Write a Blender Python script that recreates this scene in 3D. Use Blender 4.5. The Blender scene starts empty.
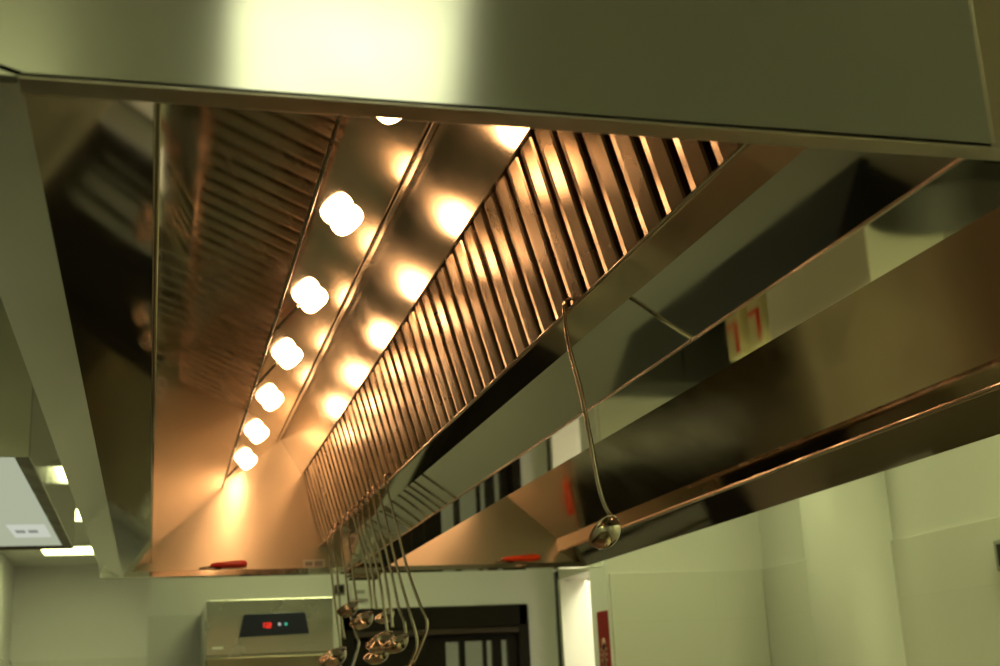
import bpy, bmesh, math, random
from mathutils import Vector, Matrix
random.seed(7)
PI = math.pi
SC = bpy.context.scene
COL = SC.collection
H0 = 1.55                      # height of the lens; hood heights below are given above it

# ------------------------------------------------------------------ materials
def mat(name, base=(.8, .8, .8), rough=.5, metal=0., **kw):
    m = bpy.data.materials.new(name); m.use_nodes = True
    nt = m.node_tree; b = nt.nodes['Principled BSDF']
    b.inputs['Base Color'].default_value = (*base, 1)
    b.inputs['Roughness'].default_value = rough
    b.inputs['Metallic'].default_value = metal
    for k, v in kw.items():
        b.inputs[k.replace('_', ' ')].default_value = v
    return m

def emat(name, color, strength):
    m = bpy.data.materials.new(name); m.use_nodes = True
    nt = m.node_tree; nt.nodes.clear()
    e = nt.nodes.new('ShaderNodeEmission'); o = nt.nodes.new('ShaderNodeOutputMaterial')
    e.inputs[0].default_value = (*color, 1); e.inputs[1].default_value = strength
    nt.links.new(e.outputs[0], o.inputs[0])
    return m

def steel(name, base=(.62, .6, .56), rough=.1, aniso=0., wobble=0., wscale=3., streak=0., smudge=.25, rot=0.):
    """sheet stainless: UV u runs across the grain, v along it"""
    m = mat(name, base, rough, 1.)
    nt = m.node_tree; N = nt.nodes; L = nt.links; b = N['Principled BSDF']
    tc = N.new('ShaderNodeTexCoord')
    if aniso:
        t = N.new('ShaderNodeTangent'); t.direction_type = 'UV_MAP'; t.uv_map = 'UVMap'
        b.inputs['Anisotropic'].default_value = aniso
        b.inputs['Anisotropic Rotation'].default_value = rot
        L.new(t.outputs[0], b.inputs['Tangent'])
    # wiped, slightly uneven polish
    n = N.new('ShaderNodeTexNoise'); n.inputs['Scale'].default_value = 5.; n.inputs['Detail'].default_value = 4.
    L.new(tc.outputs['Object'], n.inputs['Vector'])
    mr = N.new('ShaderNodeMapRange'); mr.inputs[1].default_value = .3; mr.inputs[2].default_value = .7
    mr.inputs[3].default_value = rough * (1 - smudge); mr.inputs[4].default_value = rough * (1 + smudge)
    L.new(n.outputs[0], mr.inputs[0]); L.new(mr.outputs[0], b.inputs['Roughness'])
    last = None
    if wobble:
        w = N.new('ShaderNodeTexNoise'); w.inputs['Scale'].default_value = wscale; w.inputs['Detail'].default_value = 1.
        L.new(tc.outputs['Object'], w.inputs['Vector'])
        bp = N.new('ShaderNodeBump'); bp.inputs['Strength'].default_value = 1.; bp.inputs['Distance'].default_value = wobble
        L.new(w.outputs[0], bp.inputs['Height']); last = bp
    if streak:
        mp = N.new('ShaderNodeMapping'); mp.inputs['Scale'].default_value = (600, 2, 1)
        L.new(tc.outputs['UV'], mp.inputs[0])
        s = N.new('ShaderNodeTexNoise'); s.inputs['Scale'].default_value = 1.; s.inputs['Detail'].default_value = 2.
        L.new(mp.outputs[0], s.inputs['Vector'])
        bp = N.new('ShaderNodeBump'); bp.inputs['Strength'].default_value = 1.; bp.inputs['Distance'].default_value = streak
        L.new(s.outputs[0], bp.inputs['Height'])
        if last: L.new(last.outputs[0], bp.inputs['Normal'])
        last = bp
    if last: L.new(last.outputs[0], b.inputs['Normal'])
    return m

def plaster(name, base, rough=.55, bump=.0006):
    m = mat(name, base, rough); nt = m.node_tree; N = nt.nodes; L = nt.links
    tc = N.new('ShaderNodeTexCoord'); n = N.new('ShaderNodeTexNoise'); n.inputs['Scale'].default_value = 60; n.inputs['Detail'].default_value = 5
    L.new(tc.outputs['Object'], n.inputs['Vector'])
    bp = N.new('ShaderNodeBump'); bp.inputs['Distance'].default_value = bump
    L.new(n.outputs[0], bp.inputs['Height']); L.new(bp.outputs[0], N['Principled BSDF'].inputs['Normal'])
    return m

def tiles(name, base, grout, size=.3, rough=.25):
    m = mat(name, base, rough); nt = m.node_tree; N = nt.nodes; L = nt.links
    tc = N.new('ShaderNodeTexCoord'); br = N.new('ShaderNodeTexBrick')
    br.offset = 0.; br.squash = 1.
    br.inputs['Scale'].default_value = 1.; br.inputs['Mortar Size'].default_value = .002
    br.inputs['Brick Width'].default_value = size; br.inputs['Row Height'].default_value = size
    br.inputs['Color1'].default_value = (*base, 1); br.inputs['Color2'].default_value = (*[c * .97 for c in base], 1)
    br.inputs['Mortar'].default_value = (*grout, 1)
    L.new(tc.outputs['UV'], br.inputs['Vector'])
    L.new(br.outputs[0], N['Principled BSDF'].inputs['Base Color'])
    return m

M = {}
M['skirt'] = steel('brushed_skirt_steel', (.54, .54, .52), .20, .95, smudge=.12)
M['mirror'] = steel('polished_steel', (.55, .50, .43), .055, 0, .0006, 2.2, smudge=.4)
M['panel'] = steel('satin_panel_steel', (.66, .57, .46), .06, 0, .00022, 2.5, smudge=.35)
M['panel2'] = steel('brushed_panel_steel', (.54, .47, .38), .12, .4, .00022, 2.5, smudge=.35)
M['plate'] = steel('brushed_plate_steel', (.57, .49, .40), .17, .9, smudge=.3)
M['end'] = steel('brushed_end_steel', (.60, .51, .40), .31, .7, smudge=.1)
M['baffle'] = steel('baffle_steel', (.33, .25, .175), .25, 0, .0003, 14., smudge=.3)
M['rear'] = steel('shade_toned_steel', (.16, .13, .10), .4)  # darkened so the slots read black: slot shade put into the colour
M['rim'] = steel('rim_steel', (.58, .52, .45), .36, .3, .0004, 8., smudge=.3)
M['lip'] = steel('lip_steel', (.55, .52, .46), .06, 0, .0005, 3., smudge=.4)
M['tray'] = steel('tray_steel', (.53, .49, .41), .045, 0, .0005, 1.6, smudge=.5)
M['edge'] = steel('hem_steel', (.64, .56, .47), .22)
M['ladle'] = steel('ladle_steel', (.60, .53, .45), .13, smudge=.3)
M['cable'] = steel('conduit_steel', (.45, .40, .34), .3)
M['dark'] = mat('dark_matt', (.010, .009, .007), .8, Specular_IOR_Level=.12)
M['lampbase'] = mat('lamp_base_grey', (.35, .33, .3), .45, .6)
M['glow'] = emat('lit_lamp_glass', (1., .55, .245), 36.)
M['label'] = mat('paper_label', (.78, .78, .72), .6)
M['print'] = mat('faded_print', (.34, .35, .32), .7)
M['red'] = mat('red_plastic', (.75, .020, .012), .3)
M['orange'] = mat('orange_red_plastic', (.95, .085, .015), .3)
M['black'] = mat('black_plastic', (.015, .015, .015), .4)
M['wall'] = plaster('pale_paint', (.80, .80, .78))
M['column'] = plaster('column_paint', (.69, .69, .67))
M['ceil'] = plaster('ceiling_paint', (.80, .80, .76))
M['tile'] = tiles('pale_wall_tiles', (.77, .77, .73), (.73, .73, .69), .60)
M['floor'] = tiles('floor_tiles', (.12, .09, .05), (.085, .07, .045), .3, .35)
M['tube2'] = emat('bright_fluorescent_diffuser', (.97, 1., .56), 11.)
M['tube'] = emat('fluorescent_diffuser', (.95, 1., .42), 8.6)
M['whitemetal'] = mat('white_enamel_metal', (.75, .75, .72), .4)
M['hoodside'] = steel('other_hood_steel', (.60, .59, .55), .08, 0, .0004, 2.)
M['hoodfront'] = steel('other_hood_front', (.50, .49, .42), .35, .6)
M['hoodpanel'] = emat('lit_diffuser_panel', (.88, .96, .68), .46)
M['litlabel'] = emat('self_lit_paper_label', (.9, .95, .8), .62)  # light coming through the paper is given to it as its own glow
M['litprint'] = emat('self_lit_print', (.9, .95, .8), .26)  # print glows dimly too, standing in for light from the panel behind
M['bright'] = emat('corridor_diffuser', (1., .95, .68), 26.)
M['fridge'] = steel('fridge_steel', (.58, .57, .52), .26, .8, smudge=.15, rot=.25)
M['fridgedoor'] = steel('fridge_steel_darkened', (.34, .29, .21), .2, .8, smudge=.15, rot=.25)  # fridge steel darkened, its reflection of the dark range put into the colour
M['navy'] = mat('navy_plastic', (.012, .014, .035), .3)
M['digit'] = emat('red_display', (1., .04, .02), 1.2)
M['ledw'] = emat('white_indicator', (.8, .75, .7), .6)
M['ledg'] = emat('green_indicator', (.1, .7, .45), .6)
M['wood'] = mat('dark_brown_wood', (.012, .008, .005), .6, Specular_IOR_Level=.2)
M['wood2'] = mat('brown_wood_rail', (.035, .017, .008), .5)
M['glass'] = mat('door_glass', (.85, .9, .85), .06, Transmission_Weight=.92, IOR=1.45)
M['cream'] = mat('cream_door_paint', (.82, .79, .68), .4)
M['signred'] = mat('sign_red', (.28, .004, .008), .5)
M['signwhite'] = mat('sign_pale_print', (.55, .30, .24), .5)
M['range'] = steel('range_steel', (.34, .32, .29), .3)
M['hob'] = steel('steel_hob', (.38, .32, .25), .5)
M['hot'] = steel('hot_plate_steel', (.30, .25, .19), .42)
M['iron'] = mat('cast_iron', (.02, .019, .017), .5)
M['pot'] = steel('pot_steel', (.5, .48, .44), .25)
M['pale'] = mat('pale_board', (.82, .8, .7), .5)
M['binder'] = mat('cream_card', (.75, .68, .42), .5)
M['ctop'] = steel('counter_steel', (.5, .49, .45), .28)

# ------------------------------------------------------------------ mesh helpers
class MB:
    """collects shapes given in world coordinates, then links ONE mesh object"""
    def __init__(s): s.v = []; s.f = []; s.sm = []
    def add(s, vs, fs, smooth=False):
        o = len(s.v); s.v += [Vector(v) for v in vs]
        s.f += [tuple(i + o for i in f) for f in fs]; s.sm += [smooth] * len(fs)
        return s
    def box(s, x0, x1, y0, y1, z0, z1, bev=0.):
        bm = bmesh.new(); bmesh.ops.create_cube(bm, size=1.)
        for v in bm.verts:
            v.co = Vector(((x0 + x1) / 2 + v.co.x * (x1 - x0), (y0 + y1) / 2 + v.co.y * (y1 - y0), (z0 + z1) / 2 + v.co.z * (z1 - z0)))
        if bev: bmesh.ops.bevel(bm, geom=list(bm.edges), offset=bev, segments=2, affect='EDGES', profile=.5)
        return s.bm(bm)
    def bm(s, bm, smooth=False, mtx=None):
        bm.verts.index_update()
        vs = [(mtx @ v.co) if mtx else v.co.copy() for v in bm.verts]
        fs = [[v.index for v in f.verts] for f in bm.faces]
        bm.free(); return s.add(vs, fs, smooth)
    def prism(s, pts, y0, y1):
        """closed XZ outline pushed along Y"""
        n = len(pts); vs = [(x, y0, z) for x, z in pts] + [(x, y1, z) for x, z in pts]
        fs = [(i, (i + 1) % n, n + (i + 1) % n, n + i) for i in range(n)]
        fs += [tuple(range(n - 1, -1, -1)), tuple(range(n, 2 * n))]
        return s.add(vs, fs)
    def sheet(s, pts, y0, y1, th):
        """folded sheet: open XZ polyline with thickness th to its left, pushed along Y"""
        P = [Vector((p[0], p[1])) for p in pts]; off = []
        for i, p in enumerate(P):
            ns = []
            for a, b in ((i - 1, i), (i, i + 1)):
                if a < 0 or b >= len(P): continue
                d = (P[b] - P[a]).normalized(); ns.append(Vector((-d.y, d.x)))
            n = sum(ns, Vector((0, 0))).normalized(); k = max(.4, n.dot(ns[0]))
            off.append(p + n * (th / k))
        m = len(P)
        vs = []
        for y in (y0, y1):
            vs += [(p.x, y, p.y) for p in P] + [(p.x, y, p.y) for p in off]
        fs = []; o = 2 * m
        for i in range(m - 1):
            fs.append((i, i + 1, o + i + 1, o + i)); fs.append((m + i, o + m + i, o + m + i + 1, m + i + 1))
            fs.append((i, m + i, m + i + 1, i + 1)); fs.append((o + i, o + i + 1, o + m + i + 1, o + m + i))
        fs.append((0, o, o + m, m)); fs.append((m - 1, 2 * m - 1, o + 2 * m - 1, o + m - 1))
        return s.add(vs, fs)
    def tube(s, path, r, n=10, flat=1., up=None, caps=True):
        P = [Vector(p) for p in path]; rs = r if isinstance(r, (list, tuple)) else [r] * len(P)
        vs = []; fs = []; ref = Vector(up) if up else Vector((.13, .97, .2)); 
        for i, p in enumerate(P):
            t = (P[min(i + 1, len(P) - 1)] - P[max(i - 1, 0)]).normalized()
            a = ref - t * ref.dot(t)
            if a.length < 1e-4: a = Vector((1, 0, 0)) - t * t.x
            a.normalize(); ref = a; b = t.cross(a)
            for k in range(n):
                w = 2 * PI * k / n
                vs.append(p + a * (math.cos(w) * rs[i]) + b * (math.sin(w) * rs[i] * flat))
        for i in range(len(P) - 1):
            for k in range(n):
                fs.append((i * n + k, i * n + (k + 1) % n, (i + 1) * n + (k + 1) % n, (i + 1) * n + k))
        if caps: fs += [tuple(range(n - 1, -1, -1)), tuple((len(P) - 1) * n + k for k in range(n))]
        return s.add(vs, fs, True)
    def lathe(s, prof, org, axis=(0, 0, 1), n=28):
        """closed or open profile of (radius, height) turned about an axis"""
        z = Vector(axis).normalized(); x = z.orthogonal().normalized(); y = z.cross(x); o = Vector(org)
        vs = []; fs = []; m = len(prof)
        for k in range(n):
            w = 2 * PI * k / n; d = x * math.cos(w) + y * math.sin(w)
            vs += [o + d * r + z * h for r, h in prof]
        for k in range(n):
            q = (k + 1) % n
            for i in range(m - 1):
                fs.append((k * m + i, q * m + i, q * m + i + 1, k * m + i + 1))
        return s.add(vs, fs, True)
    def build(s, name, m, parent=None, grain=(0, 1, 0), origin=None, bevel=0.):
        org = Vector(origin) if origin is not None else (parent_origin(parent) if parent else Vector((0, 0, 0)))
        me = bpy.data.meshes.new(name)
        me.from_pydata([v - org for v in s.v], [], s.f); me.validate()
        bm = bmesh.new(); bm.from_mesh(me); bmesh.ops.remove_doubles(bm, verts=bm.verts, dist=1e-6)
        bmesh.ops.recalc_face_normals(bm, faces=bm.faces)
        uv = bm.loops.layers.uv.new('UVMap'); g = Vector(grain)
        for f in bm.faces:
            t = g.cross(f.normal)
            if t.length < .2: t = Vector((1, 0, 0)) if abs(g.x) < .5 else Vector((0, 0, 1))
            t.normalize(); gg = f.normal.cross(t)
            for l in f.loops:
                p = l.vert.co + org; l[uv].uv = (p.dot(t), p.dot(gg))
        bm.to_mesh(me); bm.free()
        if len(me.polygons) == len(s.sm):
            for p, q in zip(me.polygons, s.sm): p.use_smooth = q
        elif any(s.sm):
            for p in me.polygons: p.use_smooth = True
        me.materials.append(m)
        o = bpy.data.objects.new(name, me); COL.objects.link(o)
        if parent: o.parent = parent; o.location = org - parent_origin(parent)
        else: o.location = org
        ORG[o.name] = org
        if bevel:
            b = o.modifiers.new('bevel', 'BEVEL'); b.width = bevel; b.segments = 2; b.limit_method = 'ANGLE'; b.angle_limit = math.radians(40)
        return o
ORG = {}
def parent_origin(p): return ORG[p.name]

def tag(o, label, cat=None, group=None):
    o['label'] = label
    if cat: o['category'] = cat
    if group: o['group'] = group
    return o
def thing(name, label, cat, loc, group=None):
    o = bpy.data.objects.new(name, None); COL.objects.link(o)
    o.location = loc; ORG[o.name] = Vector(loc); o.empty_display_size = .1
    return tag(o, label, cat, group)
def struct(o):
    o['kind'] = 'structure'; return o
def Zs(pts): return [(x, z + H0) for x, z in pts]
def V(x, y, z): return Vector((x, y, z + H0))

# ------------------------------------------------------------------ room
CE = 1.35 + H0
FAR = 7.2
S = struct
S(MB().box(-1.45, 5.2, -3.6, 13.4, -.1, 0).build('floor', M['floor'], grain=(0, 1, 0)))
S(MB().box(-1.45, 5.2, -3.6, 13.4, CE, CE + .1).build('ceiling', M['ceil']))
S(MB().box(-1.43, -1.28, -3.5, 13.35, 0, CE).build('wall_left', M['wall']))
S(MB().box(-1.43, 5.1, -3.6, -3.45, 0, CE).build('wall_back', M['wall']))
S(MB().box(-1.43, 5.1, 13.2, 13.35, 0, CE).build('wall_recess', M['wall']))
S(MB().box(2.65, 2.8, -3.5, 5.3, 0, CE).build('wall_right', M['wall']))
S(MB().box(1.90, 2.8, 5.30, 5.52, 0, CE).build('wall_front', M['wall']))
w = MB()                                        # wall with the dark glazed door: opening 1.45..2.07
w.box(-.005, 1.01, FAR, FAR + .14, 0, CE); w.box(2.09, 2.40, FAR, FAR + .14, 0, CE); w.box(1.01, 2.09, FAR, FAR + .14, .463 + H0, CE)
S(w.build('wall_far', M['wall']))
w = MB()                                        # side wall with the bright doorway
w.box(2.25, 2.38, 5.52, 6.36, 0, CE); w.box(2.25, 2.38, 7.08, FAR, 0, CE); w.box(2.25, 2.38, 6.36, 7.08, .60 + H0, CE)
S(w.build('wall_side', M['wall']))
S(MB().box(4.95, 5.1, 5.52, 13.2, 0, CE).build('wall_corridor', M['wall']))
S(MB().box(2.80, 5.1, 5.38, 5.52, 0, CE).build('wall_corridor_end', M['wall']))
# tiled wainscots, top edge 2 m up
tz = .46 + H0
S(MB().box(-.018, 1.01, FAR - .014, FAR, 0, tz).build('trim_1', M['tile'], grain=(0, 0, 1)))
S(MB().box(-1.28, 2.0, 13.186, 13.2, 0, tz).build('trim_2', M['tile'], grain=(0, 0, 1)))
S(MB().box(1.912, 2.636, 5.286, 5.30, 0, tz, .002).build('trim_3', M['tile'], grain=(0, 0, 1)))
S(MB().box(2.636, 2.65, -3.4, 5.286, 0, tz, .002).build('trim_4', M['tile'], grain=(0, 0, 1)))
S(MB().box(-1.28, -1.266, -3.4, 13.18, 0, tz).build('trim_5', M['tile'], grain=(0, 0, 1)))
S(MB().lathe([(0, 0), (.186, 0), (.186, CE), (0, CE)], (2.59, 4.4, 0), n=64).build('trim_6', M['column']))

# dark glazed door
d = MB(); y0, y1 = FAR - .035, FAR + .1; zt = .463 + H0
d.box(1.013, 1.08, y0, y1, 0, zt, .012); d.box(2.02, 2.085, y0, y1, 0, zt, .012); d.box(1.015, 2.083, y0, y1, .335 + H0, zt, .012)
door1 = S(d.build('door_1', M['wood'])); 
MB().box(1.08, 2.02, y0 - .012, y1, .305 + H0, .338 + H0, .006).build('rail', M['wood2'], door1)
lf = MB()
lf.box(1.50, 1.60, FAR, FAR + .05, .02, .305 + H0); lf.box(1.965, 2.02, FAR, FAR + .05, .02, .305 + H0)
lf.box(1.60, 1.965, FAR, FAR + .05, .268 + H0, .305 + H0); lf.box(1.60, 1.965, FAR, FAR + .05, .02, .3)
lf.box(1.683, 1.712, FAR, FAR + .05, .3, .268 + H0); lf.box(1.822, 1.838, FAR, FAR + .05, .3, .268 + H0); lf.box(1.875, 1.925, FAR, FAR + .05, .3, .268 + H0)
lf.build('door_leaf', M['wood'], door1)
l2 = MB(); l2.box(1.08, 1.495, FAR, FAR + .05, .02, .305 + H0, .004)
for za, zb in ((.2, .95), (1.05, 1.78)): l2.box(1.15, 1.425, FAR - .012, FAR, za, zb, .008)
l2.build('door_leaf', M['wood'], door1)
for a, b in ((1.60, 1.683), (1.712, 1.822), (1.838, 1.875), (1.925, 1.965)):
    MB().box(a, b, FAR + .02, FAR + .028, .3, .268 + H0).build('pane', M['glass'], door1)
# bright doorway in the side wall
d = MB(); zt = .60 + H0
d.box(2.235, 2.395, 7.02, 7.095, 0, zt + .04, .004); d.box(2.235, 2.395, 6.345, 6.40, 0, zt + .04, .004); d.box(2.235, 2.395, 6.36, 7.08, zt - .02, zt + .04, .004)
door2 = S(d.build('door_2', M['cream']))
MB().box(2.395, 3.10, 7.03, 7.075, .01, zt - .03, .003).build('door_leaf', M['cream'], door2)
MB().box(2.228, 2.236, 7.055, 7.10, 0, zt + .03).build('dark_strip', M['black'], door2)  # thin black strip added for the dark line along the far jamb
hd = MB().tube([(2.47, 7.03, 1.95), (2.47, 6.985, 1.95), (2.475, 6.98, 1.93), (2.475, 6.98, 1.86), (2.47, 6.985, 1.84), (2.47, 7.03, 1.84)], .008)
hd.build('handle', M['edge'], door2)

# ------------------------------------------------------------------ ceiling lights
def ceiling_light(x0, x1, y0, y1, label, lit='tube'):
    t = thing('ceiling_light', label, 'ceiling light', ((x0 + x1) / 2, (y0 + y1) / 2, CE), 'square fluorescent ceiling lights')
    f = MB(); f.box(x0 - .03, x1 + .03, y0 - .03, y0, CE - .03, CE, .003); f.box(x0 - .03, x1 + .03, y1, y1 + .03, CE - .03, CE, .003)
    f.box(x0 - .03, x0, y0, y1, CE - .03, CE, .003); f.box(x1, x1 + .03, y0, y1, CE - .03, CE, .003)
    f.build('frame', M['whitemetal'], t)
    MB().box(x0, x1, y0, y1, CE - .02, CE - .006).build('diffuser', M[lit], t)
ceiling_light(.135, .615, -.86, -.50, 'fluorescent ceiling light mirrored in the front skirt of the hood', 'tube2')
ceiling_light(-.92, -.32, 11.4, 12.0, 'white ceiling light at the far left beyond the small hood')
ceiling_light(-.33, -.20, 7.5, 8.1, 'narrow ceiling light over the aisle mirrored in the small hood side')
ceiling_light(-.95, -.35, 9.2, 9.8, 'white ceiling light between the small hood and the far left one')
ceiling_light(-1.1, -.35, -3.2, -2.2, 'added unseen ceiling light over the left hand aisle behind the camera')  # added lamp, out of view, lifts the general room level
ceiling_light(1.80, 2.15, 4.3, 4.7, 'added unseen ceiling light over the right hand aisle beside the round column')  # added to brighten the facing wall and the column
ceiling_light(1.85, 2.45, .95, 2.9, 'added unseen long ceiling light over the right hand aisle ahead of the round column')  # added and lengthened to brighten the right hand walls
ceiling_light(.5, 1.3, 5.4, 6.0, 'added unseen fluorescent ceiling light in front of the refrigerator')  # added, sized for the brightness of the far wall
ceiling_light(1.0, 1.6, 8.8, 9.4, 'added unseen ceiling light in the room behind the dark glazed door')  # added, sized to set the light level of the back room
ceiling_light(2.6, 3.3, 6.0, 6.9, 'ceiling light behind the bright side doorway', 'bright')

# ------------------------------------------------------------------ the big island hood
c2 = 1.55                                       # mirror: x -> c2 - x
def mx(pts): return [(c2 - x, z) for x, z in pts]
YN, YI, YF = .909, .935, 4.87
bL, aL, fL, eL, R0, T0 = (-.182, .475), (-.103, .450), (-.008, .513), (.001, .564), (.460, .959), (.540, .822)
L1, L2, L3 = (.606, .552), (.660, .538), (.715, .455)
hood = thing('extractor_hood', 'long stainless steel island hood with lit lamps and slatted filters overhead', 'extractor hood', (.775, 2.89, .45 + H0))
ZT = 1.15
# outer skirts
MB().sheet(Zs([(-.182, ZT), bL]), YN, YF + .03, .004).build('left_skirt', M['lip'], hood)
MB().sheet(Zs([(c2 + .182, .475), (c2 + .182, ZT)]), YN, YF + .03, .004).build('right_skirt', M['lip'], hood)
n = MB(); n.box(-.186, .722, YN, YN + .012, .4503 + H0, ZT + H0)
n.build('front_skirt', M['skirt'], hood, grain=(1, 0, 0))
e = MB().tube([(.722, YN + .010, .452 + H0), (.722, YN + .010, ZT + H0)], .010, 14)
e.build('rolled_edge', M['rim'], hood, grain=(0, 0, 1))
MB().box(.738, c2 + .186, YN + .022, YN + .034, .4503 + H0, ZT + H0).build('dark_filler', M['dark'], hood)  # added dark sheet continuing the skirt right of the rolled edge
MB().box(-.182, c2 + .182, YF, YF + .03, .452 + H0, ZT + H0).build('rear_skirt', M['skirt'], hood, grain=(1, 0, 0))
MB().box(-.182, c2 + .182, YN, YF + .03, ZT + H0, ZT + .01 + H0).build('top_cover', M['skirt'], hood)
# front rim and the inside of the front
MB().box(-.105, c2 + .182, YN, YI, .4485 + H0, .4545 + H0).build('front_rim', M['rim'], hood, grain=(1, 0, 0), bevel=.0012)
MB().box(-.1, c2 + .1, YI - .006, YI, .4545 + H0, 1.1 + H0).build('front_lining', M['end'], hood, grain=(1, 0, 0))
# far end wall and its small ledge
MB().box(-.1, c2 + .1, YF - .006, YF, .452 + H0, 1.1 + H0).build('end_wall', M['end'], hood, grain=(1, 0, 0))
r = MB(); r.add([(x, y, z + H0) for x in (-.103, c2 + .103) for y, z in ((YF + .03, .448), (YF - .04, .448), (YF - .04, .467), (YF - .034, .467), (YF - .034, .456), (YF + .03, .456))],
      [(0, 1, 2, 3, 4, 5), (11, 10, 9, 8, 7, 6)] + [(i, 6 + i, 6 + (i + 1) % 6, (i + 1) % 6) for i in range(6)])
r.build('rear_rim', M['lip'], hood, grain=(1, 0, 0))
# side rims (bottom flange), drip lips and sloping panels
MB().sheet(Zs([bL, aL]), YN, YF + .03, .004).build('left_rim', M['lip'], hood)
MB().sheet(Zs(mx([bL, aL])[::-1]), YN, YF + .03, .004).build('right_rim', M['lip'], hood)
MB().sheet(Zs([aL, (-.0075, .500), (-.006, .560)]), YI, YF - .006, .004).build('left_lip', M['mirror'], hood)
MB().sheet(Zs(mx([aL, fL, eL])[::-1]), YI, YF - .006, .004).build('right_lip', M['mirror'], hood)
for x, z, br in ((-.006, .501, .0036), (c2 - fL[0] - .002, fL[1] + .001, .0058)):
    MB().tube([V(x, YI + .004, z), V(x, YF - .012, z)], br, 16).build('lip_bead', M['edge'], hood)
MB().sheet(Zs([(-.006, .560), R0]), YI, YF - .006, .004).build('sloping_panel', M['panel'], hood)
MB().sheet(Zs(mx([eL, R0])[::-1]), YI, YF - .006, .004).build('sloping_panel', M['panel2'], hood)
MB().sheet(Zs([R0, T0]), YI, YF - .006, .004).build('upper_plate', M['plate'], hood)
MB().sheet(Zs(mx([R0, T0])[::-1]), YI, YF - .006, .004).build('upper_plate', M['plate'], hood)
for s in (0, 1):
    q = [(.4445, .9437), (.4600, .9569), (.4620, .9530), (.4470, .9405)]
    MB().prism(Zs(mx(q) if s else q), YI, YF - .03).build('ridge_bar', M['edge'], hood, bevel=.0015)
# grease tray under the filters
q = [L1, L2, L3, (c2 - L3[0], L3[1]), (c2 - L2[0], L2[1]), (c2 - L1[0], L1[1])]
MB().sheet(Zs(q), YI, YF - .007, .0035).build('grease_tray', M['tray'], hood)
for s in (0, 1):
    x = c2 - L1[0] if s else L1[0]
    MB().tube([V(x, YI, L1[1]), V(x, YF - .01, L1[1])], .0035, 10).build('tray_hem', M['edge'], hood)
MB().box(L3[0] - .0015, L3[0] + .0022, YI, YF - .01, .4515 + H0, .455 + H0).build('tray_seam', M['edge'], hood)
dc = MB(); dc.box(.690, .812, 4.66, 4.76, .420 + H0, .4545 + H0, .008); dc.box(.697, .805, 4.667, 4.753, .410 + H0, .421 + H0, .004)
dc.build('drain_cup', M['tray'], hood)

# baffle filters: ten lift-out cassettes a side, five bars each
up = Vector((T0[0] - .612, 0, T0[1] - .558)); LEN = up.length; up.normalize()
nrm = Vector((-up.z, 0, up.x)); 
if nrm.x > 0: nrm = -nrm                       # faces the lamps
PITCH = .0785; YS = YI + .002
def fpt(y, u, h): 
    p = Vector((.612, y, .558 + H0)) + up * u + nrm * (h - .024)
    return p
def bar(mb, y, w, u0, u1, h0, h1, ch):
    """one folded bar: chamfered channel with closed rounded ends"""
    sec = [(0, h0), (.0015, h1 - ch * .7), (.0045, h1 - ch * .16), (w * .66, h1), (w - .0045, h1 - ch * .42), (w - .0015, h1 - ch * .9), (w, h0)]
    vs = []; n = len(sec)
    for u, k in ((u0, .0), (u0 + .001, .8), (u0 + .004, 1.), (u1 - .005, 1.), (u1 - .0015, .8), (u1, .0)):
        for a, h in sec: vs.append(fpt(y + a, u, h0 + (h - h0) * k))
    fs = []
    for i in range(5):
        for j in range(n - 1): fs.append((i * n + j, i * n + j + 1, (i + 1) * n + j + 1, (i + 1) * n + j))
        fs.append((i * n + n - 1, i * n, (i + 1) * n, (i + 1) * n + n - 1))
    mb.add(vs, fs)
def flip(mb):
    for v in mb.v: v.x = c2 - v.x
    return mb
for s in (0, 1):
    for k in range(10):
        ya = YS + k * PITCH * 5
        b = MB()
        for j in range(5): bar(b, ya + .007 + j * PITCH, .064, -.010, LEN - .0012, 0., .022, .006)
        if s: flip(b)
        f = b.build('baffle_filter', M['baffle'], hood)
        g = MB()                                # rear channels seen through the slots
        for j in range(6): bar(g, ya - .014 + j * PITCH if j else ya + .0005,   .034 if 0 < j < 5 else .018, -.008, LEN - .004, -.030, -.018, .005)
        if s: flip(g)
        g.build('rear_baffle', M['rear'], f)
    fr = MB()
    a = [(T0[0] - .0015, T0[1] - .0015), (T0[0] + .002, T0[1] + .003), (T0[0] + .070, T0[1] + .024), (T0[0] + .070, T0[1] + .020), (T0[0] + .002, T0[1] - .0015)]
    fr.prism(Zs(mx(a) if s else a), YI, YF - .007)
    fr.build('filter_rail', M['edge'], hood)
    bk = [(.674, .566), (.602, .841), (.610, .844), (.682, .568)]
    MB().prism(Zs(mx(bk) if s else bk), YI, YF - .007).build('plenum_back', M['dark'], hood)

# round bulkhead lamps on the sloping panels
pu = Vector((R0[0] - eL[0], 0, R0[1] - eL[1])).normalized(); pn = Vector((pu.z, 0, -pu.x))   # panel normal into the hood
LY = [1.648 + .487 * i for i in range(7)]
LY[0] += .014
for s in (0, 1):
    for i, y in enumerate(LY):
        P = Vector((.311, y, .8325 + H0)) + pn * .001; ax = pn.copy()
        if s: P.x = c2 - P.x; ax.x = -ax.x
        base = MB().lathe([(0, -.004), (.024, -.004), (.024, .0012), (0, .0012)], P, ax, 32)
        lb = base.build('bulkhead_lamp', M['lampbase'], hood)
        prof = [(.0005, .0002), (.0275, .0002), (.0300, .004), (.0315, .012), (.0305, .021), (.0265, .0285), (.019, .0325), (.009, .0340), (0.0005, .0345)]
        gl = MB().lathe(prof, P, ax, 32).build('lamp_glass', M['glow'], lb)
        gl['label'] = 'glowing frosted lamp glass'
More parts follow.
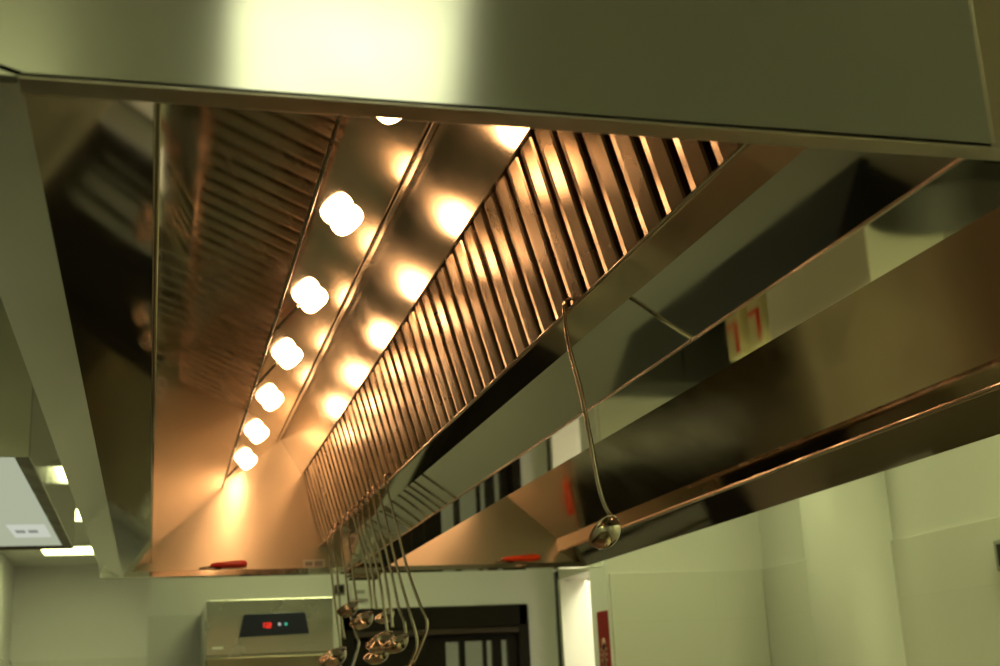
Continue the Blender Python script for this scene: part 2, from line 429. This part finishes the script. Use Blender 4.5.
# thin conduit along the panel with a short branch to every lamp
cn = lambda y: Vector((.2286 + (y - .94) / 3.93 * .0154, y, .762 + (y - .94) / 3.93 * .013 + H0)) + pn * .0012
k = MB().tube([cn(YI + .002), cn(2.), cn(3.), cn(4.), cn(YF - .009)], .0031, 10)
con = k.build('conduit', M['cable'], hood)
for y in (LY[2], LY[3], LY[6]):
    a = cn(y + .10); b = Vector((.311, y + .012, .8325 + H0)) - pu * .031 + pn * .0015
    m_ = (a + b) / 2 + pn * .001
    MB().tube([a, a.lerp(m_, .5) + pn * .001, m_, m_.lerp(b, .6), b], .0022, 8).build('conduit_branch', M['cable'], con)
    MB().tube([cn(y + .085), cn(y + .115)], .0040, 10).build('conduit_clip', M['cable'], con)
# label on the end wall
lab = MB().box(.545, .627, YF - .0075, YF - .006, .469 + H0, .502 + H0).build('sticker', M['label'], hood)
p = MB(); p.box(.553, .580, YF - .0081, YF - .0075, .478 + H0, .493 + H0); p.box(.588, .618, YF - .0081, YF - .0075, .476 + H0, .495 + H0)
p.build('print', M['print'], lab)

# ------------------------------------------------------------------ gas lighters on the far ledge
def lighter(x0, x1, tip, z, label, m):
    y = YF - .0245
    t = thing('gas_lighter', label, 'lighter', ((x0 + x1) / 2, y, z + H0))
    h = MB(); bm = bmesh.new(); L = x1 - x0; r = .013
    prof = [(0, .005), (.08, .010), (.2, .0125), (.35, .013), (.6, .0155), (.85, .0165), (.96, .014), (1, .007)]
    h.tube([(x0 + L * u, y, z + .0145 + .004 * u + H0) for u, _ in prof], [q for _, q in prof], 14, .8)
    h.build('handle', m, t)
    MB().tube([(x0 + .004, y, z + .011 + H0), (tip + .02, y, z + .0065 + H0), (tip, y, z + .005 + H0)], [.0042, .0036, .0030], 10).build('nozzle', M['edge'], t)
    MB().tube([(x0 + L * .12, y - .002, z + .006 + H0), (x0 + L * .2, y - .002, z + .0025 + H0), (x0 + L * .3, y - .002, z + .004 + H0)], [.003, .0035, .003], 8).build('trigger', M['black'], t)
lighter(.205, .337, .165, .4715, 'red gas lighter lying on the far hood ledge below the lamps', M['red'])
lighter(1.315, 1.470, 1.285, .4715, 'orange red gas lighter lying on the far hood ledge right of the tray', M['orange'])

# ------------------------------------------------------------------ ladles hooked over the tray edge
def smooth(pts, n=5):
    P = [Vector(p) for p in pts]; out = []
    for i in range(len(P) - 1):
        p0, p1, p2, p3 = P[max(i - 1, 0)], P[i], P[i + 1], P[min(i + 2, len(P) - 1)]
        for k in range(n):
            t = k / n
            out.append(.5 * ((2 * p1) + (p2 - p0) * t + (2 * p0 - 5 * p1 + 4 * p2 - p3) * t * t + (3 * p1 - p0 - 3 * p2 + p3) * t ** 3))
    return out + [P[-1]]
def ladle(y, pts, bowl, axis, r, label, group='ladles hung on the tray edge', hr=.0034, depth=.85):
    """pts: handle below the hook as (x, z[, dy]); bowl: centre of the rim; axis: where the bowl opens"""
    t = thing('ladle', label, 'ladle', V(L1[0], y, L1[1]), group)
    path = [V(.636, y, .552), V(.637, y, .562), V(.626, y, .573), V(.611, y, .573), V(.6005, y, .560)]
    path += [V(p[0], y + (p[2] if len(p) > 2 else 0), p[1]) for p in pts]
    path = smooth(path, 5); n = len(path)
    rs = [hr * (.8 + .35 * min(1, i / n * 1.3)) for i in range(n)]
    MB().tube(path, rs, 10, .75, up=(0, 1, 0)).build('handle', M['ladle'], t)
    a = Vector(axis).normalized(); B = V(*bowl)
    out = [(r * math.cos(w), -r * depth * math.sin(w)) for w in [PI / 2 * k / 9 for k in range(10)]]
    th = .0013
    inn = [((r - th) * math.cos(w), -(r * depth - th) * math.sin(w)) for w in [PI / 2 * k / 9 for k in range(9, -1, -1)]]
    prof = [(max(q, .0002), h) for q, h in inn] ; prof = prof[::1]
    rim = [(r - th, .0), (r + .0008, .0012), (r + .0016, 0), (r, -.0012)]
    full = [(max(q, .0002), h) for q, h in out[::-1]] + [(r + .0016, 0), (r + .0008, .0012)] + [(max(q, .0002), h) for q, h in inn[::-1]]
    MB().lathe(full, B, a, 32).build('bowl', M['ladle'], t)
    return t
ladle(1.781, [(.604, .50), (.618, .43), (.629, .352), (.637, .285), (.647, .248), (.662, .231)], (.639, 1.781, .216), (-.45, .60, .62), .0275,
      'single small steel ladle hanging apart from the cluster, nearest the camera', hr=.0042)
CL = [
 (3.382, [(0.625, 0.449), (0.656, 0.316), (0.686, 0.226), (0.704, 0.179), (0.694, 0.138), (0.663, 0.073)], (0.623, 0.045), .040,
  'steel ladle at the near end of the cluster, its sharply bent handle furthest right'),
 (3.500, [(0.621, 0.465), (0.651, 0.328), (0.687, 0.192), (0.699, 0.138), (0.693, 0.107), (0.669, 0.056)], (0.625, 0.034), .040,
  'steel ladle with a bent handle just left of the rightmost one in the cluster'),
 (3.590, [(0.614, 0.477), (0.648, 0.336), (0.668, 0.231), (0.682, 0.192), (0.686, 0.159)], (0.653, 0.142), .036,
  'steel ladle third from the right in the cluster, bowl in front of the dark door'),
 (3.680, [(0.611, 0.476), (0.644, 0.346), (0.661, 0.233), (0.665, 0.182)], (0.627, 0.150), .038,
  'steel ladle fourth from the right, its bowl largest in the middle of the cluster'),
 (3.780, [(0.607, 0.486), (0.643, 0.353), (0.661, 0.232), (0.669, 0.169)], (0.633, 0.119), .036,
  'steel ladle fifth from the right, its bowl lowest in the middle of the cluster'),
 (3.880, [(0.611, 0.486), (0.642, 0.365), (0.650, 0.281), (0.655, 0.246)], (0.676, 0.232), .029,
  'small steel ladle whose bowl tucks right behind the middle handles of the cluster'),
 (3.980, [(0.614, 0.499), (0.643, 0.375), (0.654, 0.289), (0.657, 0.256)], (0.622, 0.228), .035,
  'steel ladle with its bowl just below and right of the highest bowl'),
 (4.075, [(0.602, 0.495), (0.613, 0.384), (0.619, 0.322), (0.624, 0.291)], (0.594, 0.270), .033,
  'steel ladle whose bowl hangs highest in the cluster'),
 (4.180, [(0.592, 0.492), (0.604, 0.395), (0.618, 0.261), (0.636, 0.191), (0.645, 0.163), (0.635, 0.126), (0.618, 0.074)], (0.580, 0.051), .040,
  'steel ladle with a bent handle under the highest bowl, bowl out of sight'),
 (4.380, [(0.591, 0.504), (0.604, 0.419), (0.616, 0.267), (0.628, 0.184)], (0.584, 0.135), .046,
  'steel ladle with the lowest left bowl, shining beside the refrigerator corner'),
 (4.500, [(0.591, 0.513), (0.601, 0.427), (0.617, 0.283), (0.629, 0.188), (0.632, 0.138)], (0.594, 0.069), .040,
  'steel ladle at the far end of the tray, last and leftmost of the cluster'),
]
for y, pts, b, r, lab_ in CL:
    j = random.uniform(-.12, .12)
    ladle(y, pts, (b[0], y, b[1]), (-.40 + j, -.22 + j, .82), r * 1.12, lab_, hr=.0048)

# ------------------------------------------------------------------ smaller hood on the left
nz = .75
nx1, nx0, ny0, ny1 = -.371, -1.21, 4.09, 6.555
nh = thing('extractor_hood', 'smaller steel hood at the left edge with a pale flat underside panel', 'extractor hood', ((nx0 + nx1) / 2, (ny0 + ny1) / 2, nz + H0))
MB().box(nx1 - .004, nx1, ny0, ny1, nz + H0, 1.33 + H0).build('side_skirt', M['hoodside'], nh)
MB().box(nx0, nx1 - .004, ny0, ny0 + .004, nz + H0, 1.33 + H0).build('front_skirt', M['hoodfront'], nh, grain=(1, 0, 0))
MB().box(nx0, nx1 - .004, ny1 - .004, ny1, nz + H0, 1.33 + H0).build('rear_skirt', M['hoodfront'], nh, grain=(1, 0, 0))
MB().box(nx0, nx0 + .004, ny0 + .004, ny1 - .004, nz + H0, 1.33 + H0).build('wall_side_skirt', M['hoodfront'], nh)
r = MB()
r.add([(x, y, z + H0) for x, y, z in ((nx1, ny0, nz), (nx1, ny1, nz), (nx1 - .052, ny1 - .06, nz + .012), (nx1 - .052, ny0 + .022, nz + .012))], [(0, 1, 2, 3)])
r.add([(x, y, z + H0) for x, y, z in ((nx1, ny0, nz), (nx1 - .052, ny0 + .022, nz + .012), (nx0, ny0 + .022, nz + .012), (nx0, ny0, nz))], [(0, 1, 2, 3)])
r.add([(x, y, z + H0) for x, y, z in ((nx1, ny1, nz), (nx0, ny1, nz), (nx0, ny1 - .06, nz + .012), (nx1 - .052, ny1 - .06, nz + .012))], [(0, 1, 2, 3)])
r.build('rim', M['rear'], nh)  # what the rim mirrors is put in as a darker steel
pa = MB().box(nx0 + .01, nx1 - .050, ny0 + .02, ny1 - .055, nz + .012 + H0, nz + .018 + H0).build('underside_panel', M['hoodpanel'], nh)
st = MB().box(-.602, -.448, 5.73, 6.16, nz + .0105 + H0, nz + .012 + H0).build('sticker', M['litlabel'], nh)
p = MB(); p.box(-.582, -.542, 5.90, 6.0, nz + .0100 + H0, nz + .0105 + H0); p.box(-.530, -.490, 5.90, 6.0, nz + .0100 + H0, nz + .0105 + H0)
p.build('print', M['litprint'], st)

# ------------------------------------------------------------------ refrigerator
fy = 6.4
fr = thing('refrigerator', 'tall stainless steel refrigerator with navy control panel by the far wall', 'refrigerator', (.5575, 6.78, 0))
MB().box(.254, .861, fy + .03, 7.16, .12, .470 + H0, .004).build('body', M['fridge'], fr, grain=(1, 0, 0))
MB().box(.252, .863, fy, fy + .03, .213 + H0, .476 + H0, .004).build('fascia', M['fridge'], fr, grain=(1, 0, 0))
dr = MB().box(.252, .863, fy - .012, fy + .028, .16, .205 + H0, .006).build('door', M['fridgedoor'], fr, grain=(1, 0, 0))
MB().tube([(.30, fy - .012, 1.02), (.30, fy - .05, 1.04), (.30, fy - .05, 1.40), (.30, fy - .012, 1.42)], .011).build('handle', M['edge'], dr)
for x in (.29, .82):
    for y in (6.48, 7.10): MB().lathe([(0, 0), (.022, 0), (.022, .01), (.014, .015), (.014, .125), (0, .125)], (x, y, 0)).build('leg', M['edge'], fr)
cp = MB(); o = [(.409, .296), (.744, .304), (.742, .318), (.727, .400), (.716, .409), (.440, .406), (.430, .398), (.411, .312)]
cp.prism(Zs(o), fy - .008, fy); cpo = cp.build('control_panel', M['navy'], fr, bevel=.003)
g = MB(); seg = lambda x0, x1, z0, z1: g.box(x0, x1, fy - .0092, fy - .008, z0 + H0, z1 + H0)
seg(.524, .532, .340, .348); seg(.538, .562, .356, .361); seg(.538, .562, .346, .351); seg(.538, .562, .336, .341); seg(.557, .562, .346, .361); seg(.538, .543, .336, .351); seg(.524, .534, .353, .360)
g.build('display', M['digit'], cpo)
for x, m_ in ((.601, 'ledw'), (.632, 'ledg')): MB().lathe([(0, 0), (.0075, 0), (.006, .003), (0, .0035)], (x, fy - .008, .352 + H0), (0, -1, 0), 16).build('indicator', M[m_], cpo)
MB().box(.283, .336, fy - .003, fy, .244 + H0, .256 + H0, .001).build('badge', M['label'], fr)

# ------------------------------------------------------------------ small fittings on the walls
t = thing('switch_box', 'small dark square switch on the far wall above the refrigerator corner', 'switch', (1.005, FAR, .55 + H0))
MB().box(.980, 1.032, FAR - .03, FAR, .550 + H0, .600 + H0, .004).build('housing', M['black'], t)
MB().box(.992, 1.020, FAR - .034, FAR - .03, .562 + H0, .588 + H0, .002).build('rocker', M['dark'], t)
t = thing('socket_box', 'pale socket box on the far wall below the grease tray drain', 'socket', (1.115, FAR, .52 + H0))
MB().box(1.065, 1.165, FAR - .04, FAR, .515 + H0, .606 + H0, .006).build('housing', M['whitemetal'], t)
MB().box(1.088, 1.142, FAR - .043, FAR - .04, .545 + H0, .565 + H0, .002).build('slot', M['print'], t)
t = thing('wall_socket', 'small socket box on the right wall at the picture edge', 'socket', (2.636, 3.55, .33 + H0))
MB().box(2.600, 2.636, 3.37, 3.575, .285 + H0, .385 + H0, .006).build('housing', M['print'], t)
MB().box(2.596, 2.600, 3.39, 3.555, .30 + H0, .37 + H0, .002).build('cover', M['black'], t)
sg = thing('fire_sign', 'narrow dark red fire sign on the wall end beside the bright doorway', 'sign', (1.90, 5.41, -.02 + H0))
MB().box(1.893, 1.90, 5.305, 5.435, -.03 + H0, .305 + H0, .0015).build('plate', M['signred'], sg)
p = MB()
p.lathe([(.0005, -.0004), (.030, -.0004), (.030, .0006), (.0005, .0006)], (1.8928, 5.37, .165 + H0), (-1, 0, 0), 6)
p.lathe([(.0005, -.0004), (.026, -.0004), (.026, .0006), (.0005, .0006)], (1.8928, 5.37, .075 + H0), (-1, 0, 0), 6)
for z in (.145, .122, .098): p.box(1.8922, 1.8932, 5.325, 5.415, z - .006 + H0, z + .006 + H0)
p.box(1.8922, 1.8932, 5.355, 5.385, .075 + H0, .165 + H0)
p.build('symbol', M['signwhite'], sg)

# ------------------------------------------------------------------ the cooking range below (seen in the polished steel)
rg = thing('cooking_range', 'long steel cooking range standing under the big hood', 'cooking range', (.8, 2.95, 0))
MB().box(.16, 1.42, 1.15, 4.72, .15, .88, .006).build('body', M['range'], rg, grain=(0, 1, 0))
MB().box(.14, 1.44, 1.13, 4.74, .88, .90, .004).build('worktop', M['hob'], rg)
for i, y in enumerate((1.55, 2.45, 3.35, 4.25)):
    MB().box(.26, 1.32, y - .36, y + .36, .899, .903, .001).build('hot_plate', M['hot'], rg)
for i in range(4): MB().lathe([(0, 0), (.03, 0), (.028, .03), (0, .032)], (.16, 1.6 + i * .8, .78), (-1, 0, 0), 20).build('knob', M['iron'], rg)
for x in (.22, 1.36):
    for y in (1.22, 4.65): MB().box(x - .03, x + .03, y - .03, y + .03, 0, .15).build('leg', M['range'], rg)
def pot(x, y, z, r, h, label, m='pot'):
    t = thing('stock_pot', label, 'pot', (x, y, z))
    MB().lathe([(.0005, 0), (r - .01, 0), (r, .01), (r, h), (r + .006, h + .003), (r - .003, h), (r - .003, .012), (.0005, .006)], (x, y, z), n=40).build('body', M[m], t)
    for s in (-1, 1):
        MB().tube(smooth([(x + s * r, y - .05, z + h * .75), (x + s * (r + .035), y - .04, z + h * .77), (x + s * (r + .035), y + .04, z + h * .77), (x + s * r, y + .05, z + h * .75)], 4), .006).build('handle', M['edge'], t)
pot(.48, 3.2, .903, .16, .22, 'steel stock pot on the left side of the range, mirrored in the tray')
lr = thing('cooking_range', 'added dark cooking range, out of direct view, standing against the left wall under the small hood', 'cooking range', (-.95, 5.1, 0))  # added so the near part of the tray mirrors something dark
MB().box(-1.25, -.64, 3.9, 6.3, .12, .86, .006).build('body', M['iron'], lr)
MB().box(-1.26, -.62, 3.88, 6.32, .86, .90, .004).build('worktop', M['iron'], lr)
for y in (4.1, 6.1): MB().box(-1.2, -.7, y - .04, y + .04, 0, .12).build('leg', M['black'], lr)
for i in range(5): MB().lathe([(0, 0), (.03, 0), (.028, .03), (0, .032)], (-.64, 4.2 + i * .45, .76), (1, 0, 0), 20).build('knob', M['edge'], lr)
# worktop along the right hand wall with what stands on it (mirrored in the tray)
wt = thing('counter', 'long steel counter along the right hand wall below the tiles', 'counter', (2.38, 4.0, 0))
MB().box(2.02, 2.63, 2.9, 4.88, .86, .90, .004).build('worktop', M['ctop'], wt)
MB().box(2.06, 2.62, 2.95, 4.84, .12, .86, .004).build('cabinet', M['iron'], wt)
for y in (3.1, 4.75): MB().box(2.1, 2.58, y - .04, y + .04, 0, .12).build('leg', M['black'], wt)
tag(MB().box(2.25, 2.55, 3.52, 4.25, .90, 1.24, .006).build('storage_box', M['pale'], origin=(2.4, 3.97, .9)), 'large pale storage box on the right counter, mirrored in the tray', 'box')
for k, y in enumerate((4.42, 4.62)):
    o = thing('card_file', ('cream card file with a red border next to the pale box', 'cream card file with a red border by the corner end of the counter')[k], 'file', (2.4, y, .9), 'cream card files on the counter')
    MB().box(2.28, 2.50, y - .06, y + .06, .90, 1.20, .003).build('cover', M['binder'], o)
    q = MB(); q.box(2.272, 2.28, y - .045, y + .045, 1.06, 1.075); q.box(2.272, 2.28, y - .045, y - .030, 1.075, 1.185); q.build('border', M['red'], o)
pot(2.34, 3.2, .90, .23, .20, 'wide dark pot on the near end of the right counter', 'iron')

cb = thing('cabinet', 'added low dark cabinet, out of direct view, against the tiled wall at the end of the right counter', 'cabinet', (2.2, 5.12, 0))  # added so the left lip mirrors dark instead of pale tiles
MB().box(1.94, 2.46, 4.975, 5.28, .08, 1.22, .004).build('body', M['iron'], cb)
for x in (1.945, 2.203):
    dd = MB().box(x, x + .252, 4.96, 4.975, .10, 1.20, .003).build('door', M['iron'], cb)
    MB().tube([(x + .22, 4.96, .75), (x + .22, 4.935, .76), (x + .22, 4.935, .88), (x + .22, 4.96, .89)], .006).build('handle', M['edge'], dd)
MB().box(1.96, 2.44, 5.0, 5.26, 0, .08).build('plinth', M['black'], cb)

# ------------------------------------------------------------------ light
w = bpy.data.worlds.new('World'); SC.world = w; w.use_nodes = True
w.node_tree.nodes['Background'].inputs[0].default_value = (.5, .5, .3, 1)
w.node_tree.nodes['Background'].inputs[1].default_value = .05

# ------------------------------------------------------------------ camera
cam = bpy.data.cameras.new('camera'); co = bpy.data.objects.new('camera', cam); COL.objects.link(co)
cam.sensor_width = 36; cam.lens = 36 * 1274.85 / 1000; cam.clip_start = .02
right = Vector((.9657, -.2555, -.0468)); down = Vector((.0252, .2715, -.9621)); fwd = Vector((.2585, .9279, .2686)).normalized()
right = (right - fwd * right.dot(fwd)).normalized(); upv = right.cross(fwd)
mw = Matrix((right, upv, -fwd)).transposed().to_4x4(); mw.translation = (0, 0, H0)
co.matrix_world = mw
cam.dof.use_dof = True; cam.dof.focus_distance = 1.95; cam.dof.aperture_fstop = 7.5
SC.camera = co

SC.view_settings.view_transform = 'Standard'; SC.view_settings.look = 'None'
SC.view_settings.gamma = 1.; SC.view_settings.exposure = 0.; SC.view_settings.use_curve_mapping = False
cy = SC.cycles
cy.max_bounces = 14; cy.glossy_bounces = 10; cy.diffuse_bounces = 5; cy.transmission_bounces = 8
cy.use_denoising = True; cy.sample_clamp_indirect = 8.; cy.blur_glossy = .5
